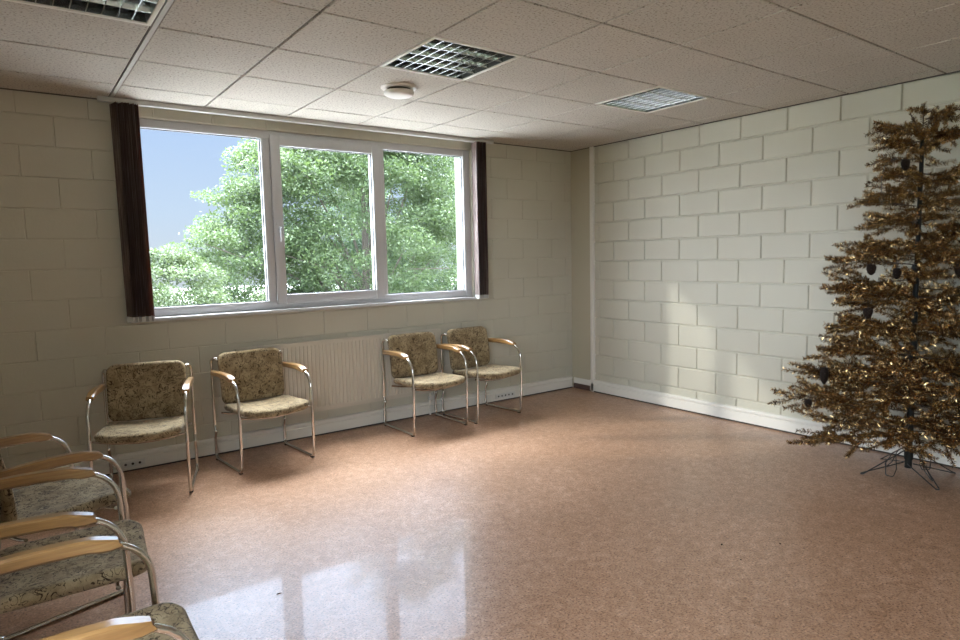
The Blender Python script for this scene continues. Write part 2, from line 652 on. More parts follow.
# baseboards (cable trunking profile)
PROF = [(0, .012), (.030, .012), (.030, .088), (.022, .092), (.022, .098), (.034, .103), (.034, .122), (.026, .130), (0, .130)]
def baseboard(name, a, b, back=.0):
    m = MB()
    extrude(m, [(d+back, z) for d, z in PROF], a, b)
    o = struct(m.build(name, M['trim']))
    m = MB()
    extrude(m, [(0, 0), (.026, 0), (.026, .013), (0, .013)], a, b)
    m.build('dark_strip', M['dark'], o)  # dark strip between trunking and floor
    return o
bb = baseboard('baseboard_far', lambda d, z: (LX, WY-d, z), lambda d, z: (WX-.035, WY-d, z))
baseboard('baseboard_right', lambda d, z: (WX-d, BY, z), lambda d, z: (WX-d, -.44, z))
mb = MB()
mb.box(WX-.014, WX, -.44, WY-.034, .055, .115)
t3 = struct(mb.build('trim_3', M['trim']))
mb = MB()
mb.box(WX-.018, WX, -.44, WY-.034, 0, .055)
mb.build('plinth', M['brownbase'], t3)

# ------------------------------------------------------------------ window
win = thing('window_1', None, None, kind='structure')
FY0, FY1 = -.118, -.048          # frame front and back faces
mb = MB()
mb.box(.10, .185, FY0, FY1, 1.085, 2.495)
mb.box(2.962, 3.04, FY0, FY1, 1.085, 2.495)
mb.box(.185, 2.962, FY0, FY1, 1.085, 1.152)
mb.box(.185, 2.962, FY0, FY1, 2.432, 2.495)
mb.box(1.036, 1.100, FY0, FY1, 1.152, 2.432)
mb.box(2.074, 2.112, FY0, FY1, 1.152, 2.432)
mb.build('window_frame', M['pvc'], win, bevel=.004)
def ring(mb, x0, x1, z0, z1, w, y0, y1):
    mb.box(x0, x0+w, y0, y1, z0, z1)
    mb.box(x1-w, x1, y0, y1, z0, z1)
    mb.box(x0+w, x1-w, y0, y1, z0, z0+w)
    mb.box(x0+w, x1-w, y0, y1, z1-w, z1)
mb = MB()
ring(mb, 1.103, 2.068, 1.122, 2.462, .078, FY0-.018, FY1-.01)
sash = mb.build('window_sash', M['pvc'], win, bevel=.004)
mb = MB()
for (x0, x1, z0, z1) in ((.185, 1.036, 1.152, 2.432), (2.112, 2.962, 1.152, 2.432)):
    ring(mb, x0-.002, x1+.002, z0-.002, z1+.002, .008, FY0+.022, FY0+.03)
mb.build('window_gasket', M['gasket'], win)
mb = MB(); ring(mb, 1.179, 1.992, 1.198, 2.386, .008, FY0+.006, FY0+.014)
mb.build('sash_gasket', M['gasket'], sash)
for nm, (x0, x1, z0, z1), par in (('glass_pane', (.18, 1.04, 1.148, 2.436), win), ('glass_pane', (2.108, 2.967, 1.148, 2.436), win),
                                  ('glass_pane', (1.175, 1.996, 1.194, 2.39), sash)):
    m = MB(); m.box(x0, x1, -.088, -.084, z0, z1); m.build(nm, M['glass'], par)
mb = MB()
mb.box(1.128, 1.158, FY0-.030, FY0-.018, 1.70, 1.775)
tube(mb, fillet([(1.143, FY0-.03, 1.735), (1.143, FY0-.062, 1.735), (1.143, FY0-.062, 1.62)], .012, 4), .009, 8)
mb.build('window_handle', M['pvc'], sash, smooth=True)
mb = MB()
mb.box(.02, 3.12, WY-.055, FY0, 1.060, 1.085)
mb.build('window_sill', M['pvc'], win, bevel=.004)
mb = MB()
mb.box(a0-.1, a1+.1, FY1, OUT+.05, 1.05, 1.10)
mb.build('outer_sill', M['alu'], win)
mb = MB()
mb.box(2.985, 3.045, FY1, OUT+.003, 1.1, 2.5)
mb.box(.095, .14, FY1, OUT+.003, 1.1, 2.5)
mb.build('outer_reveal', M['plaster'], win)

# ------------------------------------------------------------------ vertical blind
vb = thing('vertical_blind', 'dark brown vertical blind drawn open to both sides of the window under a slim rail', 'blind', (1.57, WY, H-.05))
def loc(o, root):
    o.matrix_parent_inverse = Matrix.Translation(-Vector(root.location))
    return o
mb = MB()
mb.box(-.07, 3.235, WY-.115, WY-.07, H-.034, H-.002)
loc(mb.build('head_rail', M['alu'], vb, bevel=.003), vb)
def slat(x, ang, lean=0):
    m = MB()
    c, s = math.cos(ang), math.sin(ang)
    n = 6
    prof = []
    for k in range(n+1):
        t = (k/n-.5)*.127
        bow = .005*(1-(2*k/n-1)**2)
        prof.append((x + t*s + bow*c, WY-.09 - t*c + bow*s))
    vs_, fs = [], []
    for dz in (1.082, H-.034):
        for p in prof: vs_.append((p[0] + (lean if dz < 1.2 else 0), p[1], dz))
        for p in prof: vs_.append((p[0] + .0009*c + (lean if dz < 1.2 else 0), p[1] + .0009*s, dz))
    w = n+1
    for k in range(n):
        fs.append((k, k+1, 2*w+k+1, 2*w+k))
        fs.append((w+k+1, w+k, 3*w+k, 3*w+k+1))
    fs.append((0, 2*w, 3*w, w)); fs.append((n, w+n, 3*w+n, 2*w+n))
    m.add(vs_, fs)
    o = loc(m.build('slat', M['slat'], vb, smooth=True), vb)
    m = MB()
    for t in (-.05, .05):
        pass
    p0, p1 = prof[0], prof[-1]
    m.add([(p0[0]+lean-.003, p0[1], 1.07), (p1[0]+lean-.003, p1[1], 1.07), (p1[0]+lean+.004, p1[1], 1.07), (p0[0]+lean+.004, p0[1], 1.07),
           (p0[0]+lean-.003, p0[1], 1.105), (p1[0]+lean-.003, p1[1], 1.105), (p1[0]+lean+.004, p1[1], 1.105), (p0[0]+lean+.004, p0[1], 1.105)],
          [(3,2,1,0),(4,5,6,7),(0,1,5,4),(1,2,6,5),(2,3,7,6),(3,0,4,7)])
    w_ = m.build('slat_weight', M['weight'], o)
    w_.matrix_parent_inverse = Matrix.Identity(4)
    return o
for k in range(10):
    slat(.018 + k*.0152, R(random.uniform(4, 24)), random.uniform(-.003, .012))
for k in range(8):
    slat(3.012 + k*.0155, R(random.uniform(-20, -6)), random.uniform(-.004, .004))
mb = MB()
tube(mb, [(3.055, WY-.1, H-.03), (3.052, WY-.1, 1.5), (3.05, WY-.1, 1.02)], .0018, 6)
loc(mb.build('pull_cord', M['weight'], vb), vb)

# ------------------------------------------------------------------ radiator
rad = thing('radiator', 'long cream ribbed panel radiator on the wall under the window', 'radiator', (1.66, WY, .21))
RX0, RX1, RZ0, RZ1 = .735, 2.60, .215, .808
def flute(mb, yf, yb):
    pr = []
    pitch = .0333
    x = RX0+.02
    pr.append((RX0+.004, yf))
    while x + pitch < RX1-.015:
        pr += [(x, yf), (x+.004, yf+.006), (x+.010, yf+.006), (x+.014, yf)]
        x += pitch
    pr.append((RX1-.004, yf))
    n = len(pr)
    vs_ = [(a, b, RZ0+.035) for a, b in pr] + [(a, b, RZ1-.03) for a, b in pr]
    fs = [(i, i+1, n+i+1, n+i) for i in range(n-1)]
    mb.add(vs_, fs)
    mb.box(RX0+.004, RX1-.004, yf-.001, yf+.012, RZ1-.032, RZ1-.004)
    mb.box(RX0+.004, RX1-.004, yf-.001, yf+.012, RZ0, RZ0+.037)
    mb.box(RX0+.004, RX1-.004, yf+.0065, yb, RZ0+.03, RZ1-.03)
mb = MB(); flute(mb, WY-.062, WY-.05)
loc(mb.build('front_panel', M['rad'], rad), rad)
mb = MB(); mb.box(RX0+.01, RX1-.01, WY-.032, WY-.022, RZ0, RZ1-.014)
loc(mb.build('rear_panel', M['rad'], rad), rad)
mb = MB()
for k in range(62):
    x = RX0+.015 + k*(RX1-RX0-.03)/62
    mb.box(x, x+.02, WY-.056, WY-.024, RZ1-.012, RZ1-.004)
mb.box(RX0, RX1, WY-.061, WY-.055, RZ1-.012, RZ1)
mb.box(RX0, RX1, WY-.026, WY-.020, RZ1-.012, RZ1)
loc(mb.build('top_grille', M['rad'], rad), rad)
for x0 in (RX0-.002, RX1-.006):
    mb = MB(); mb.box(x0, x0+.008, WY-.062, WY-.020, RZ0+.03, RZ1-.002)
    loc(mb.build('side_panel', M['rad'], rad, bevel=.002), rad)
for x0 in (.95, 2.35):
    mb = MB(); mb.box(x0, x0+.04, WY-.024, WY-.0015, RZ0+.1, RZ1-.06)
    loc(mb.build('bracket', M['rad'], rad), rad)
for x0 in (2.47, 2.53):
    mb = MB()
    tube(mb, fillet([(x0, WY-.047, RZ0+.01), (x0, WY-.047, .02), (x0, WY-.047, .004)], .02, 4), .0085, 10)
    loc(mb.build('pipe', M['trim'], rad, smooth=True), rad)
mb = MB()
mb.box(2.455, 2.545, WY-.061, WY-.035, .145, .18)
lathe(mb, [(.014, .175), (.014, .215)], 2.5, WY-.047, 12)
loc(mb.build('valve', M['alu'], rad, bevel=.003), rad)

# ------------------------------------------------------------------ sockets on the trunking
def sockets(x0, n, label):
    t = thing('socket_strip', label, 'socket', (x0 + n*.0225, WY-.030, .055))
    m = MB(); m.box(-n*.0225-.012, n*.0225+.012, -.008, 0, -.022, .024)
    m.build('plate', M['sock'], t, bevel=.002)
    for k in range(n):
        cx = (k-(n-1)/2)*.045
        m = MB()
        pr = [(.018, 0), (.018, .004), (.0145, .004), (.013, 0)]
        vs_, fs = [], []
        q = 16
        for r_, d in pr:
            for a in range(q):
                vs_.append((cx + r_*math.cos(2*PI*a/q), -.008-d, r_*math.sin(2*PI*a/q)))
        for i in range(3):
            for a in range(q):
                fs.append((i*q+a, i*q+(a+1) % q, i*q+q+(a+1) % q, i*q+q+a))
        m.add(vs_, fs)
        s_ = m.build('socket', M['sock'], t, smooth=True)
        m = MB()
        m.add([(cx + .009*math.cos(2*PI*a/q), -.0088, .009*math.sin(2*PI*a/q)) for a in range(q)], [tuple(range(q))])
        m.build('socket_well', M['dark'], s_)
sockets(-.13, 4, 'cream four-gang socket strip on the far baseboard behind the leftmost chair by the window')
sockets(3.27, 5, 'pale socket strip with five outlets on the far baseboard under the chair nearest the corner')

# ------------------------------------------------------------------ ceiling lights
def ceiling_light(i, label):
    x0, y0 = i*.6, -2.4
    t = thing('ceiling_light', label, 'light', (x0+.3, y0+.3, H), group='square louvred ceiling lights')
    m = MB()
    for (a, b, c, d) in ((-.297, .297, -.297, -.275), (-.297, .297, .275, .297), (-.297, -.275, -.275, .275), (.275, .297, -.275, .275)):
        m.box(a, b, c, d, -.002, .010)
    m.build('frame', M['trim'], t, bevel=.002)
    m = MB()
    m.add([(-.275, -.275, .004), (.275, -.275, .004), (.275, .275, .004), (-.275, .275, .004),
           (-.26, -.26, .105), (.26, -.26, .105), (.26, .26, .105), (-.26, .26, .105)],
          [(4, 5, 6, 7)] + [(a, 4+a, 4+(a+1) % 4, (a+1) % 4) for a in range(4)])
    m.build('housing', M['housing'], t)
    # parabolic louvre: three long dividers along x, cross blades along y
    m = MB()
    def blade(p0, p1, wt_, wb, zt, zb, axis):
        n = 4
        for k in range(n):
            pass
        pr = [(wb*(1-q)**1.8 + wt_*(1-(1-q)**1.8), zb + (zt-zb)*q) for q in [i_/5 for i_ in range(6)]]
        full = [(w, z) for w, z in pr] + [(-w, z) for w, z in pr[::-1]]
        if axis == 'x': extrude(m, full, lambda d, z: (p0[0], p0[1]+d, z), lambda d, z: (p1[0], p1[1]+d, z))
        else: extrude(m, full, lambda d, z: (p0[0]+d, p0[1], z), lambda d, z: (p1[0]+d, p1[1], z))
    for y in (-.1375, 0, .1375):
        blade((-.275, y), (.275, y), .014, .0028, .062, .004, 'x')
    for y in (-.273, .273):
        blade((-.275, y), (.275, y), .004, .0022, .062, .004, 'x')
    for k in range(8):
        x = -.275 + .55*(k+1)/9
        blade((x, -.275), (x, .275), .007, .0022, .05, .003, 'y')
    m.build('louvre', M['mirror'], t, smooth=True)
    for y in (-.206, -.069, .069, .206):
        m = MB(); tube(m, [(-.26, y, .082), (.26, y, .082)], .013, 12)
        m.build('lamp_tube', M['tube'], t, smooth=True)
ceiling_light(-1, 'square louvred ceiling light cut off by the top left edge of the picture')
ceiling_light(2, 'square louvred ceiling light beside the round smoke detector')
ceiling_light(5, 'square louvred ceiling light nearest the block wall and the corner')

sd = thing('smoke_detector', 'round off-white smoke detector on a ceiling tile above the window', 'smoke detector', (1.525, -1.46, H))
mb = MB(); lathe(mb, [(.088, .002), (.118, .002), (.120, -.004), (.112, -.012), (.088, -.014)], n=40)
mb.build('base_ring', M['whitepl'], sd, smooth=True)
mb = MB(); lathe(mb, [(.078, .0), (.078, -.032)], n=40)
mb.build('vent_gap', M['dark'], sd, smooth=True)
mb = MB(); lathe(mb, [(.060, -.030), (.098, -.028), (.100, -.034), (.096, -.048), (.078, -.058), (.02, -.060)], n=40)
mb.build('cover', M['whitepl'], sd, smooth=True, angle=50)

# ------------------------------------------------------------------ chairs
def rrect(a, b, r, n=6):
    pts = []
    for cx, cy, s in ((a-r, b-r, 0), (-(a-r), b-r, 90), (-(a-r), -(b-r), 180), (a-r, -(b-r), 270)):
        for k in range(n+1):
            t = R(s + 90*k/n)
            pts.append((cx + r*math.cos(t), cy + r*math.sin(t)))
    return pts

def cushion(a, b, r, th, edge, deform, n=7):
    """rounded-rectangle pad: rings from the middle of the top over the rim to the middle of the bottom"""
    m = MB()
    mn = min(a, b)
    rings = []
    ins = [mn-.004, mn*.8, mn*.6, mn*.4, mn*.25]
    e = edge
    for d in ins: rings.append((d, th/2 + .006*(d/mn)))
    for k in range(0, 7):
        t = R(90 - 30*k)
        rings.append((e*(1-math.cos(t)), (th/2)*math.sin(t)))
    for d in ins[::-1]: rings.append((d, -th/2))
    cnt = None
    vs_, fs = [], []
    for d, z in rings:
        A, B = a-d, b-d
        rr = max(min(r-d, min(A, B)*.98), min(A, B)*.3, .0008)
        rr = min(rr, min(A, B))
        p = rrect(A, B, rr, n)
        # add points along straight edges so the pad can curve
        q = []
        L = len(p)
        for i in range(L):
            x0, y0 = p[i]
            x1, y1 = p[(i+1) % L]
            q.append((x0, y0))
            if i % (n+1) == n:
                for k in range(1, 8): q.append((x0+(x1-x0)*k/8, y0+(y1-y0)*k/8))
        cnt = len(q)
        for x, y in q: vs_.append(deform(x, y, z))
    for i in range(len(rings)-1):
        for k in range(cnt):
            k2 = (k+1) % cnt
            fs.append((i*cnt+k, (i+1)*cnt+k, (i+1)*cnt+k2, i*cnt+k2))
    fs.append(tuple(range(cnt)))
    fs.append(tuple(range((len(rings)-1)*cnt, len(rings)*cnt))[::-1])
    return m.add(vs_, fs)

def make_chair(label, group):
    t = thing('armchair', label, 'chair', group=group)
    TR = .0105
    for s in (-1, 1):
        X = s*.27
        path = fillet([(s*.215, .188, .725), (s*.250, .205, .768), (X, .245, .755), (X, .247, .262), (X, .228, .215), (X, .250, .165), (X, .252, TR),
                       (X, -.252, TR), (X, -.262, .34), (X, -.250, .650), (X, .247, .650)],
                      [0, .02, .03, .02, .02, .02, .04, .035, .3, .125, 0], 7)
        m = MB(); tube(m, path, TR, 10)
        fr = m.build('side_frame', M['chrome'], t, smooth=True, angle=60)
        for y in (-.225, .225):
            m = MB(); m.box(X-.012, X+.012, y-.014, y+.014, 0, .008)
            m.build('foot_glide', M['dark'], fr, bevel=.002)
        # arm pad: a bowed board with rounded edges lying on the tube
        m = MB()
        K = 16
        vs_, fs = [], []
        for k in range(K+1):
            q = k/K
            y = -.172 + q*.385
            w = .023 - .004*q
            zt = .679 + .008*math.sin(PI*min(1, q*1.1)) - (.014*max(0, .18-q)/.18)
            zb = zt - .041 + .004*q + .010*max(0, .12-q)/.12
            if k == 0: w *= .86; zb += .006
            e = .006
            for dx, dz in ((-w, zb+e), (-w+e, zb), (w-e, zb), (w, zb+e), (w, zt-e), (w-e, zt), (-w+e, zt), (-w, zt-e)):
                vs_.append((X+dx, y - (.010 if (k == 0 and dz < zt-.01) else 0), dz))
        for k in range(K):
            for i in range(8):
                a, b = k*8+i, k*8+(i+1) % 8
                fs.append((a, b, b+8, a+8))
        fs.append(tuple(range(8))[::-1]); fs.append(tuple(range(K*8, K*8+8)))
        m.add(vs_, fs)
        m.build('arm_pad', M['wood'], t, smooth=True, angle=35)
    def seat_def(x, y, z):
        u = (y + .25)/.45                     # 0 front .. 1 back
        zz = .410 + .022*(x/.24)**2 - .020*u - .020*max(0, (.14-u)/.14)**2
        return (x, -.078 + y*1.11, zz + z)
    m = cushion(.243, .225, .055, .052, .022, seat_def)
    m.build('seat', M['fabric'], t, smooth=True, angle=80)
    def back_def(x, y, z):
        u = (y + .195)/.39                     # 0 bottom .. 1 top
        yy = .172 + .058*u - .028*(x/.24)**2 - z
        return (x*(1 + .02*u), yy + .012*math.cos(PI*(u-.5))*-1, .418 + (y+.195)*.985)
    m = cushion(.240, .195, .055, .046, .020, back_def)
    m.build('backrest', M['fabric'], t, smooth=True, angle=80)
    for y, z in ((-.225, .372), (.12, .352)):
        m = MB()
        pts = [(-.262, y, z+.022)] + [(-.262+.524*k/10, y, z - .012*math.sin(PI*k/10) + .02*(2*k/10-1)**2) for k in range(1, 10)] + [(.262, y, z+.022)]
        tube(m, pts, .008, 8)
        m.build('seat_rail', M['chrome'], t, smooth=True, angle=60)
    return t

g_w = 'patterned armchairs along the window wall'
g_l = 'patterned armchairs along the left wall'
ch = make_chair('leftmost patterned armchair by the window wall, beside the dark blind, no radiator behind it', g_w)
ch.location = (.021, -.612, 0)
ch.rotation_euler = (0, 0, R(-17))
dup(ch, (.818, -.508, 0), R(5), 'patterned armchair in front of the left end of the radiator', g_w)
dup(ch, (2.238, -.487, 0), R(1), 'patterned armchair in front of the right end of the radiator', g_w)
dup(ch, (2.862, -.478, 0), R(5), 'patterned armchair nearest the room corner, right of the radiator', g_w)
dup(ch, (-.618, -1.885, 0), R(107), 'side-on patterned armchair on the left, farthest from the camera, nearest the window wall', g_l)
dup(ch, (-.618, -2.605, 0), R(85), 'middle one of the three side-on patterned armchairs on the left', g_l)
dup(ch, (-.605, -3.42, 0), R(90), 'side-on patterned armchair nearest the camera in the bottom left corner', g_l)

# ------------------------------------------------------------------ gold tinsel tree
TX, TY = 3.985, -3.62
tree = thing('christmas_tree', 'tall brown-gold tinsel artificial christmas tree on a wire stand beside the block wall', 'tree', (TX, TY, 0))
mb = MB(); tube(mb, [(0, 0, .045), (0, 0, .9), (0, 0, .901), (0, 0, 2.2)], [.021, .021, .017, .012], 12)
mb.build('trunk', M['pole'], tree, smooth=True)
mb = MB()
for z in (1.33, .62, .13):
    mb = MB()
    lathe(mb, [(.019, z-.03), (.026, z-.028), (.026, z+.028), (.019, z+.03)], n=16)
    mb.build('collar', M['pole'], tree, smooth=True)
st = thing('stand', None, None); st.parent = tree
for k in range(4):
    a = R(135 + 90*k + 6)
    c, s = math.cos(a), math.sin(a)
    px, py = -s, c
    m = MB()
    L = .29
    def P(r_, w, z): return (c*r_ + px*w, s*r_ + py*w, z)
    tube(m, fillet([P(.02, .018, .175), P(L, .010, .008), P(L+.012, 0, .006), P(L, -.010, .008), P(.02, -.018, .075)], .01, 3), .0038, 6)
    tube(m, fillet([P(.15, .014, .095), P(.17, .05, .012), P(.13, .065, .006), P(.10, .045, .05), P(.09, .016, .13)], .012, 3), .003, 6)
    m.build('stand_leg', M['wire'], st, smooth=True)

VR = Vector((.333, -.943, 0))        # across the tree as seen from the room
VF = Vector((-.943, -.333, 0))       # from the pole towards the room
CONES = [(-.47, .655, .28, .115, .05, 'elongated dark cone ornament on the left side of the tree above its lowest tips'),
         (-.56, .455, .25, .06, .045, 'small dark cone ornament low on the far left edge of the tree'),
         (-.235, 1.335, .2, .07, .055, 'dark cone ornament left of the pole just above the gap in the tree'),
         (-.10, 1.31, .2, .07, .05, 'dark cone ornament hanging into the gap close beside the pole'),
         (-.24, 1.07, .3, .07, .055, 'dark cone ornament below the gap on the left half of the tree'),
         (.205, 1.33, .25, .08, .05, 'dark cone ornament hanging right of the pole at the right edge of the picture'),
         (-.08, 1.97, .14, .07, .05, 'dark cone ornament near the top of the tree')]
def radius(z):
    zs = [.15, .25, .42, .56, .72, .95, 1.17, 1.36, 1.7, 2.0, 2.2, 2.3]
    rs = [.50, .68, .75, .79, .73, .61, .54, .50, .39, .27, .20, .11]
    return float(np.interp(z, zs, rs))

def brush(stems, dens=1000, nl=.025, nw=.0029, zmin=.05):
    """tinsel needles around a list of poly-line stems -> (n,4,3)"""
    out = []
    for pts in stems:
        p = np.array(pts)
        seg = p[1:] - p[:-1]
        ln = np.linalg.norm(seg, axis=1)
        tot = ln.sum()
        n = max(8, int(tot*dens))
        s = rng.random(n)*tot
        cum = np.concatenate([[0], np.cumsum(ln)])
        i = np.clip(np.searchsorted(cum, s)-1, 0, len(ln)-1)
        t = (s - cum[i])/ln[i]
        base = p[i] + seg[i]*t[:, None]
        ax = seg[i]/ln[i][:, None]
        rnd = rng.normal(size=(n, 3))
        rad_ = rnd - ax*(rnd*ax).sum(1)[:, None]
        rad_ /= np.linalg.norm(rad_, axis=1)[:, None]
        d = rad_*.86 + ax*.5
        side = np.cross(d, rng.normal(size=(n, 3)))
        side /= np.linalg.norm(side, axis=1)[:, None]
        l = nl*rng.uniform(.65, 1.15, n)*np.where(s > tot-.03, .75, 1)
        w = nw*rng.uniform(.7, 1.3, n)
        a = base
        b = base + d*l[:, None]
        sw = side*w[:, None]
        out.append(np.stack([a-sw*.5, a+sw*.5, b+sw*.5, b-sw*.5], 1))
    return np.concatenate(out)

def clear_cones(q):
    """no needles where a cone hangs"""
    c = q.mean(1)
    ok = np.ones(len(q), bool)
    for (u, z, fw, h, w, _) in CONES:
        p = VR*u + VF*fw
        d = np.hypot(c[:, 0]-p.x, c[:, 1]-p.y)
        ok &= ~((d < w*.6+.02) & (np.abs(c[:, 2]-z) < h*.5+.022))
        ok &= ~((d < .02) & (c[:, 2] > z) & (c[:, 2] < z+h*.5+.07))
    return q[ok]

def keep_off_wall(p):
    """branches that reach the block wall are pressed flat against it"""
    lim = WX - .055 - TX
    p = np.array(p, float)
    x = p[..., 0]
    soft = lim - .09
    over = np.maximum(x - soft, 0)
    p[..., 0] = np.where(x > soft, soft + .09*np.tanh(over/.22), x)
    return p

tiers = [(.30, 10), (.46, 9), (.62, 9), (.78, 8), (.95, 7), (1.13, 7), (1.27, 4), (1.44, 7), (1.60, 6), (1.76, 6), (1.92, 5), (2.05, 5), (2.15, 6), (2.24, 5)]
def near_cone(pts, pad=.03):
    p = np.array(pts)
    t = np.linspace(0, 1, 6)[:, None, None]
    q = (p[None, :-1]*(1-t) + p[None, 1:]*t).reshape(-1, 3)
    for (u, z, fw, h, w, _) in CONES:
        c = VR*u + VF*fw
        d = np.hypot(q[:, 0]-c.x, q[:, 1]-c.y)
        if ((d < w*.6+pad) & (np.abs(q[:, 2]-z) < h*.5+pad)).any(): return True
        if ((d < .02) & (q[:, 2] > z) & (q[:, 2] < z+h*.5+.06)).any(): return True
    return False
def branch(z0, az, L, rise, droop, nsub, nm='branch'):
    n = 9
    bend = random.uniform(-.06, .06)
    for step in range(9):
        c, s = math.cos(az), math.sin(az)
        main = []
        for k in range(n+1):
            q = k/n
            r_ = .015 + L*q
            wv = bend*q*q*L
            main.append((c*r_ - s*wv, s*r_ + c*wv, z0 + rise*q*L + droop*math.sin(PI*q)*L + .03*q**3))
        main = keep_off_wall(main)
        if not near_cone(main): break
        az += R(7)
    stems = [main[2:]] if L > .4 else [main[1:]]
    for k in range(nsub):
        q = .20 + .58*(k+.5)/nsub + random.uniform(-.04, .04)
        i = min(n-1, int(q*n))
        base = np.array(main[i]) + (np.array(main[i+1])-np.array(main[i]))*(q*n-i)
        sg = 1 if k % 2 else -1
        da = sg*R(random.uniform(28, 60))
        l = L*(1-q)*random.uniform(.55, .95) + .07
        l = min(l, .34)
        dz = random.uniform(-.5, .6)
        cc, ss = math.cos(az+da), math.sin(az+da)
        tw = [base + np.array((cc*l*t, ss*l*t, dz*l*t*(1-.3*t))) for t in (0, .33, .66, 1)]
        stems.append(keep_off_wall(tw))
        if l > .2 and random.random() < .75:
            da2 = da - sg*R(random.uniform(45, 80))
            b2 = tw[1]
            l2 = l*.55
            stems.append(keep_off_wall([b2 + np.array((math.cos(az+da2)*l2*t, math.sin(az+da2)*l2*t, random.uniform(-.1, .5)*l2*t)) for t in (0, .5, 1)]))
    stems = stems[:1] + [t_ for t_ in stems[1:] if not near_cone(t_)]
    q4 = clear_cones(keep_off_wall(brush(stems)))
    o = quads_mesh(nm, q4, M['tinsel'], tree)
    m = MB()
    tube(m, [tuple(p) for p in main], [.0045 - .003*k/n for k in range(n+1)], 5)
    for st_ in stems[1:]: tube(m, [tuple(p) for p in st_], .0018, 4)
    m.build('stem', M['stem'], o)
    return o
for zt, nb in tiers:
    a_off = random.uniform(0, 2*PI)
    for k in range(nb):
        az = a_off + 2*PI*(k + random.uniform(-.22, .22))/nb
        z = zt + random.uniform(-.06, .06)
        L = radius(z)*random.uniform(.66, 1.08)
        if math.cos(az) > .3: L = min(L, max(.3, .36/math.cos(az)*1.25))
        branch(z, az, L, random.uniform(-.12, .22) if z > .4 else random.uniform(-.10, .06), random.uniform(-.04, .05), max(3, int(3 + L*9)))
# short inner growth close to the pole
stems = []
for k in range(130):
    z = random.uniform(.32, 2.15)
    if abs(z-1.325) < .05: continue
    az = random.uniform(0, 2*PI)
    l = min(.34, radius(z)*.6)*random.uniform(.5, 1.0)
    dz = random.uniform(-.10, .16)
    p0 = np.array((math.cos(az)*.02, math.sin(az)*.02, z))
    st_ = keep_off_wall([p0 + np.array((math.cos(az)*l*t, math.sin(az)*l*t, dz*t)) for t in (0, .4, .7, 1)])
    stems.append(st_)
o = quads_mesh('inner_foliage', clear_cones(keep_off_wall(brush(stems, 850))), M['tinsel'], tree)
o['kind'] = 'stuff'
for (z_, L_) in ((2.20, .25), (1.17, .51), (1.36, .50), (.57, .74)):
    branch(z_, math.atan2(.943, -.333) + random.uniform(-.1, .1), L_, .05, .02, 4)
# the leader and the upright tips of the top
for (dx, dy, h, l) in ((0, 0, 2.2, .14), (.06, -.05, 2.14, .19), (-.06, .05, 2.12, .17), (.11, -.09, 2.10, .22), (-.1, .02, 2.14, .12), (.02, -.1, 2.12, .18)):
    stems = [keep_off_wall([(dx*.3*t, dy*.3*t, h-.02) if t == 0 else (dx*t, dy*t, h + l*t) for t in (0, .5, 1)])]
    o = quads_mesh('top_tip', brush(stems, 700), M['tinsel'], tree)
    m = MB(); tube(m, [tuple(p) for p in stems[0]], .003, 5); m.build('stem', M['stem'], o)
# two drooping lowest tips in front of the pole
for (az, r0, r1, z0, z1) in ((R(236), .06, .14, .30, .09), (R(282), .16, .24, .30, .10)):
    stems = [[(math.cos(az)*(r0+(r1-r0)*t), math.sin(az)*(r0+(r1-r0)*t), z0+(z1-z0)*t) for t in (0, .35, .7, 1)]]
    o = quads_mesh('branch', brush(stems, 900), M['tinsel'], tree)
    m = MB(); tube(m, stems[0], .003, 5); m.build('stem', M['stem'], o)
# light wires caught on the branches
mb = MB()
def tw_pt(u, z, fwd=.0): 
    p = VR*u + VF*fwd
    return (p.x, p.y, z)
tube(mb, fillet([tw_pt(-.13, 2.02, .1), tw_pt(-.19, 1.98, .1), tw_pt(-.205, 1.90, .1), tw_pt(-.20, 1.83, .1), tw_pt(-.215, 1.77, .1), tw_pt(-.19, 1.75, .1), tw_pt(-.18, 1.80, .1)], .03, 3), .0022, 5)
mb.build('wire', M['wire'], tree, smooth=True)

# dark cone ornaments hung on the branches
def cone(u, z, fwd, h, w, label):
    p = Vector((TX, TY, z)) + VR*u + VF*fwd
    t = thing('cone_ornament', label, 'ornament', p, random.uniform(0, 6), 'dark cones hung on the gold tree')
    m = MB()
    lathe(m, [(.001, h*.5), (w*.35, h*.47), (w*.5, h*.25), (w*.48, 0), (w*.36, -h*.3), (w*.15, -h*.47), (.001, -h*.5)], n=14)
    for j in range(6):
        zz = h*(.38 - .14*j)
        rr_ = w*(.50 if j < 4 else .4)
        for k in range(8):
            a = 2*PI*(k + .5*(j % 2))/8
            cx, cy = math.cos(a), math.sin(a)
            m.add([(cx*rr_*.7 - cy*w*.13, cy*rr_*.7 + cx*w*.13, zz), (cx*rr_*.7 + cy*w*.13, cy*rr_*.7 - cx*w*.13, zz), (cx*rr_*1.2, cy*rr_*1.2, zz+h*.07), (cx*rr_*.72, cy*rr_*.72, zz+h*.08)],
                  [(0, 1, 2), (0, 2, 3), (1, 3, 2)])
    m.build('scales', M['cone'], t)
    m = MB(); tube(m, [(0, 0, h*.5-.002), (.002, 0, h*.5+.05)], .0012, 4)
    m.build('hanging_loop', M['wire'], t)
for c_ in CONES: cone(*c_)

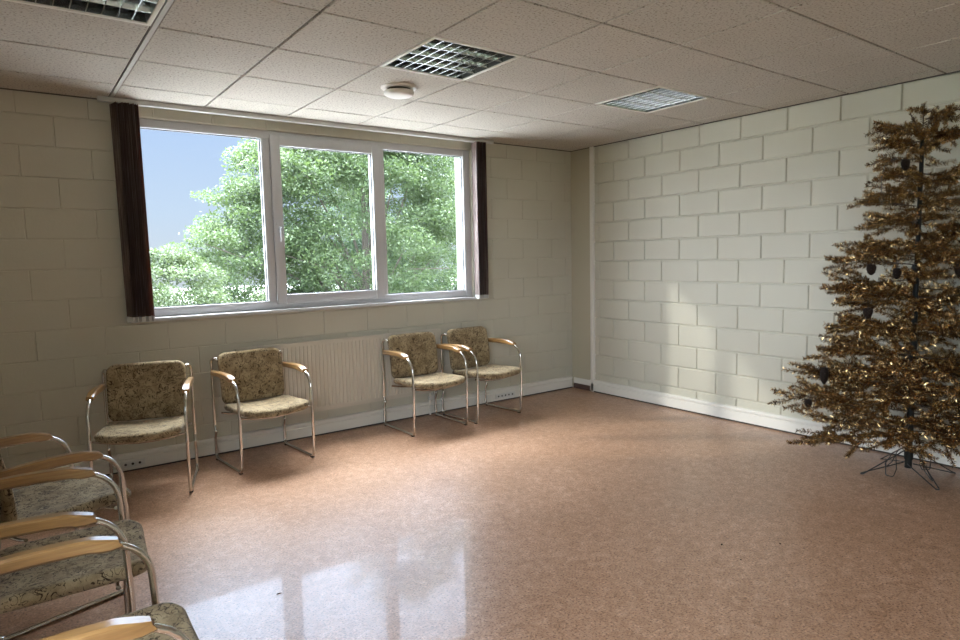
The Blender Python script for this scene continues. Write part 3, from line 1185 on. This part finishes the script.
# ------------------------------------------------------------------ crumbs on the floor
def crumb(x, y, l, w, a, label):
    m = MB()
    pts = [(l*(q-.5), w*.6*math.sin(q*5), w*.45 + .0005) for q in (0, .3, .6, 1)]
    tube(m, pts, [w*.3, w*.5, w*.45, w*.2], 6)
    o = m.build('debris', M['cone'])
    o.location = (x, y, 0)
    o.rotation_euler = (0, 0, a)
    tag(o, label, 'debris', 'bits of dirt on the floor')
def fpt(u, v):
    d = rt*((u-480)/640.667) - up*((v-320)/640.667) + f
    o = Vector((-0.635674, -5.25287, H - 1.12697))
    return o + d*(-o.z/d.z)
for (u, v, l, w, a, lb) in ((279, 594, .022, .004, .2, 'thin dark twig in the bright window reflection on the floor'),
                            (722, 545, .014, .007, 1.0, 'largest dark crumb on the bare brown floor right of centre'),
                            (780, 544, .008, .005, 2.0, 'tiny dark speck on the bare floor, rightmost of the crumbs'),
                            (741, 560, .007, .004, .4, 'tiny dark speck on the floor just below the largest crumb')):
    p = fpt(u, v)
    crumb(p.x, p.y, l, w, a, lb)

# ------------------------------------------------------------------ outside
GZ = -4.2
mb = MB(); mb.box(-120, LX-.25, -120, OUT, GZ-.2, GZ)
struct(mb.build('low_bounce_ground', M['low_bounce_ground']))  # unseen dark ground, added to cut the light bounced up into the room
mb = MB(); mb.box(-120, 120, OUT, 160, GZ-.2, GZ)
struct(mb.build('ground', M['grass']))

def leafy(name, label, base, crown, n, ls, lm, nb=16, clumps=60, seed=1, open_=.0, group='trees outside the window'):
    """crown = list of (cx,cy,cz, rx,ry,rz) ellipsoids in world metres"""
    g_ = np.random.default_rng(seed)
    rnd = random.Random(seed)
    t = thing(name, label, 'tree', base, group=group)
    B = np.array(base, float)
    cl = []
    vol = np.array([c[3]*c[4]*c[5] for c in crown])
    for k in range(clumps):
        c = crown[g_.choice(len(crown), p=vol**.6/(vol**.6).sum())]
        d = g_.normal(size=3); d /= np.linalg.norm(d)
        r_ = g_.uniform(.45, 1.0)**.6
        cl.append((np.array(c[:3]) + d*np.array(c[3:])*r_, g_.uniform(.45, 1.0)*min(c[3:])*.34))
    vs_ = []
    tot = sum(s**2.2 for _, s in cl)
    for p, s in cl:
        m_ = int(n*s**2.2/tot)
        d = g_.normal(size=(m_, 3)); d /= np.linalg.norm(d, axis=1)[:, None]
        rr = g_.uniform(0, 1, m_)**(.45)
        pos = p + d*rr[:, None]*s*np.array((1.25, 1.25, .72))
        nrm = g_.normal(size=(m_, 3)) + np.array((0, 0, .9))
        nrm /= np.linalg.norm(nrm, axis=1)[:, None]
        a = np.cross(nrm, g_.normal(size=(m_, 3))); a /= np.linalg.norm(a, axis=1)[:, None]
        b = np.cross(nrm, a)
        l = ls*g_.uniform(.7, 1.3, m_)[:, None]
        vs_.append(np.stack([pos - a*l, pos - b*l*.5, pos + a*l, pos + b*l*.5], 1))
    q = np.concatenate(vs_) - B
    quads_mesh('foliage', q, lm, t)
    m = MB()
    top = np.array(crown[0][:3])
    trunk = [(0, 0, 0), tuple((top-B)*np.array((.3, .3, .35))), tuple((top-B)*np.array((.8, .8, .8))), tuple((top-B)*np.array((1, 1, 1.12)))]
    h = top[2]-B[2]
    r0 = .03*h
    tube(m, trunk, [r0, r0*.8, r0*.45, r0*.15], 8)
    m.build('trunk', M['bark'], t, smooth=True)
    for k in range(nb):
        p, s = cl[rnd.randrange(len(cl))]
        e = p - B
        q0 = np.array(trunk[1]) + (np.array(trunk[2])-np.array(trunk[1]))*rnd.uniform(.0, 1)
        mid = (q0+e)/2 + np.array((0, 0, rnd.uniform(.0, .5)))
        m = MB()
        tube(m, [tuple(q0), tuple(mid), tuple(e)], [r0*.28, r0*.17, r0*.06], 6)
        m.build('limb', M['bark'], t, smooth=True)
    return t

leafy('broadleaf_tree', 'large bright green broadleaf tree filling the middle of the window view', (8.6, 14.0, GZ),
      [(8.9, 14.0, 2.4, 3.8, 2.2, 4.8), (10.2, 14.3, 7.6, 2.4, 1.9, 3.4), (6.1, 14.0, 2.8, 1.7, 1.6, 2.6), (4.8, 13.9, 1.5, 1.5, 1.4, 2.5), (3.7, 13.9, .2, 1.5, 1.3, 2.2), (5.0, 13.7, -1.0, 2.6, 1.4, 2.1)],
      260000, .046, LEAFS['a'], 26, 780, 3)
leafy('broadleaf_tree', 'lower light green leafy tree at the left of the window view under the open sky', (2.6, 9.6, GZ),
      [(2.0, 9.6, .1, 1.2, 1.2, 1.9), (3.2, 9.8, -.9, 1.4, 1.2, 1.7), (4.1, 9.9, -.8, 1.2, 1.1, 1.5)], 110000, .034, LEAFS['b'], 12, 270, 5)
leafy('broadleaf_tree', 'dense bluish green tree standing behind in the right-hand window pane', (14.2, 20.0, GZ),
      [(14.2, 20.0, 2.4, 4.6, 2.2, 5.4), (12.2, 20.3, -.5, 4.2, 2.0, 3.4)], 150000, .06, LEAFS['c'], 14, 380, 9)
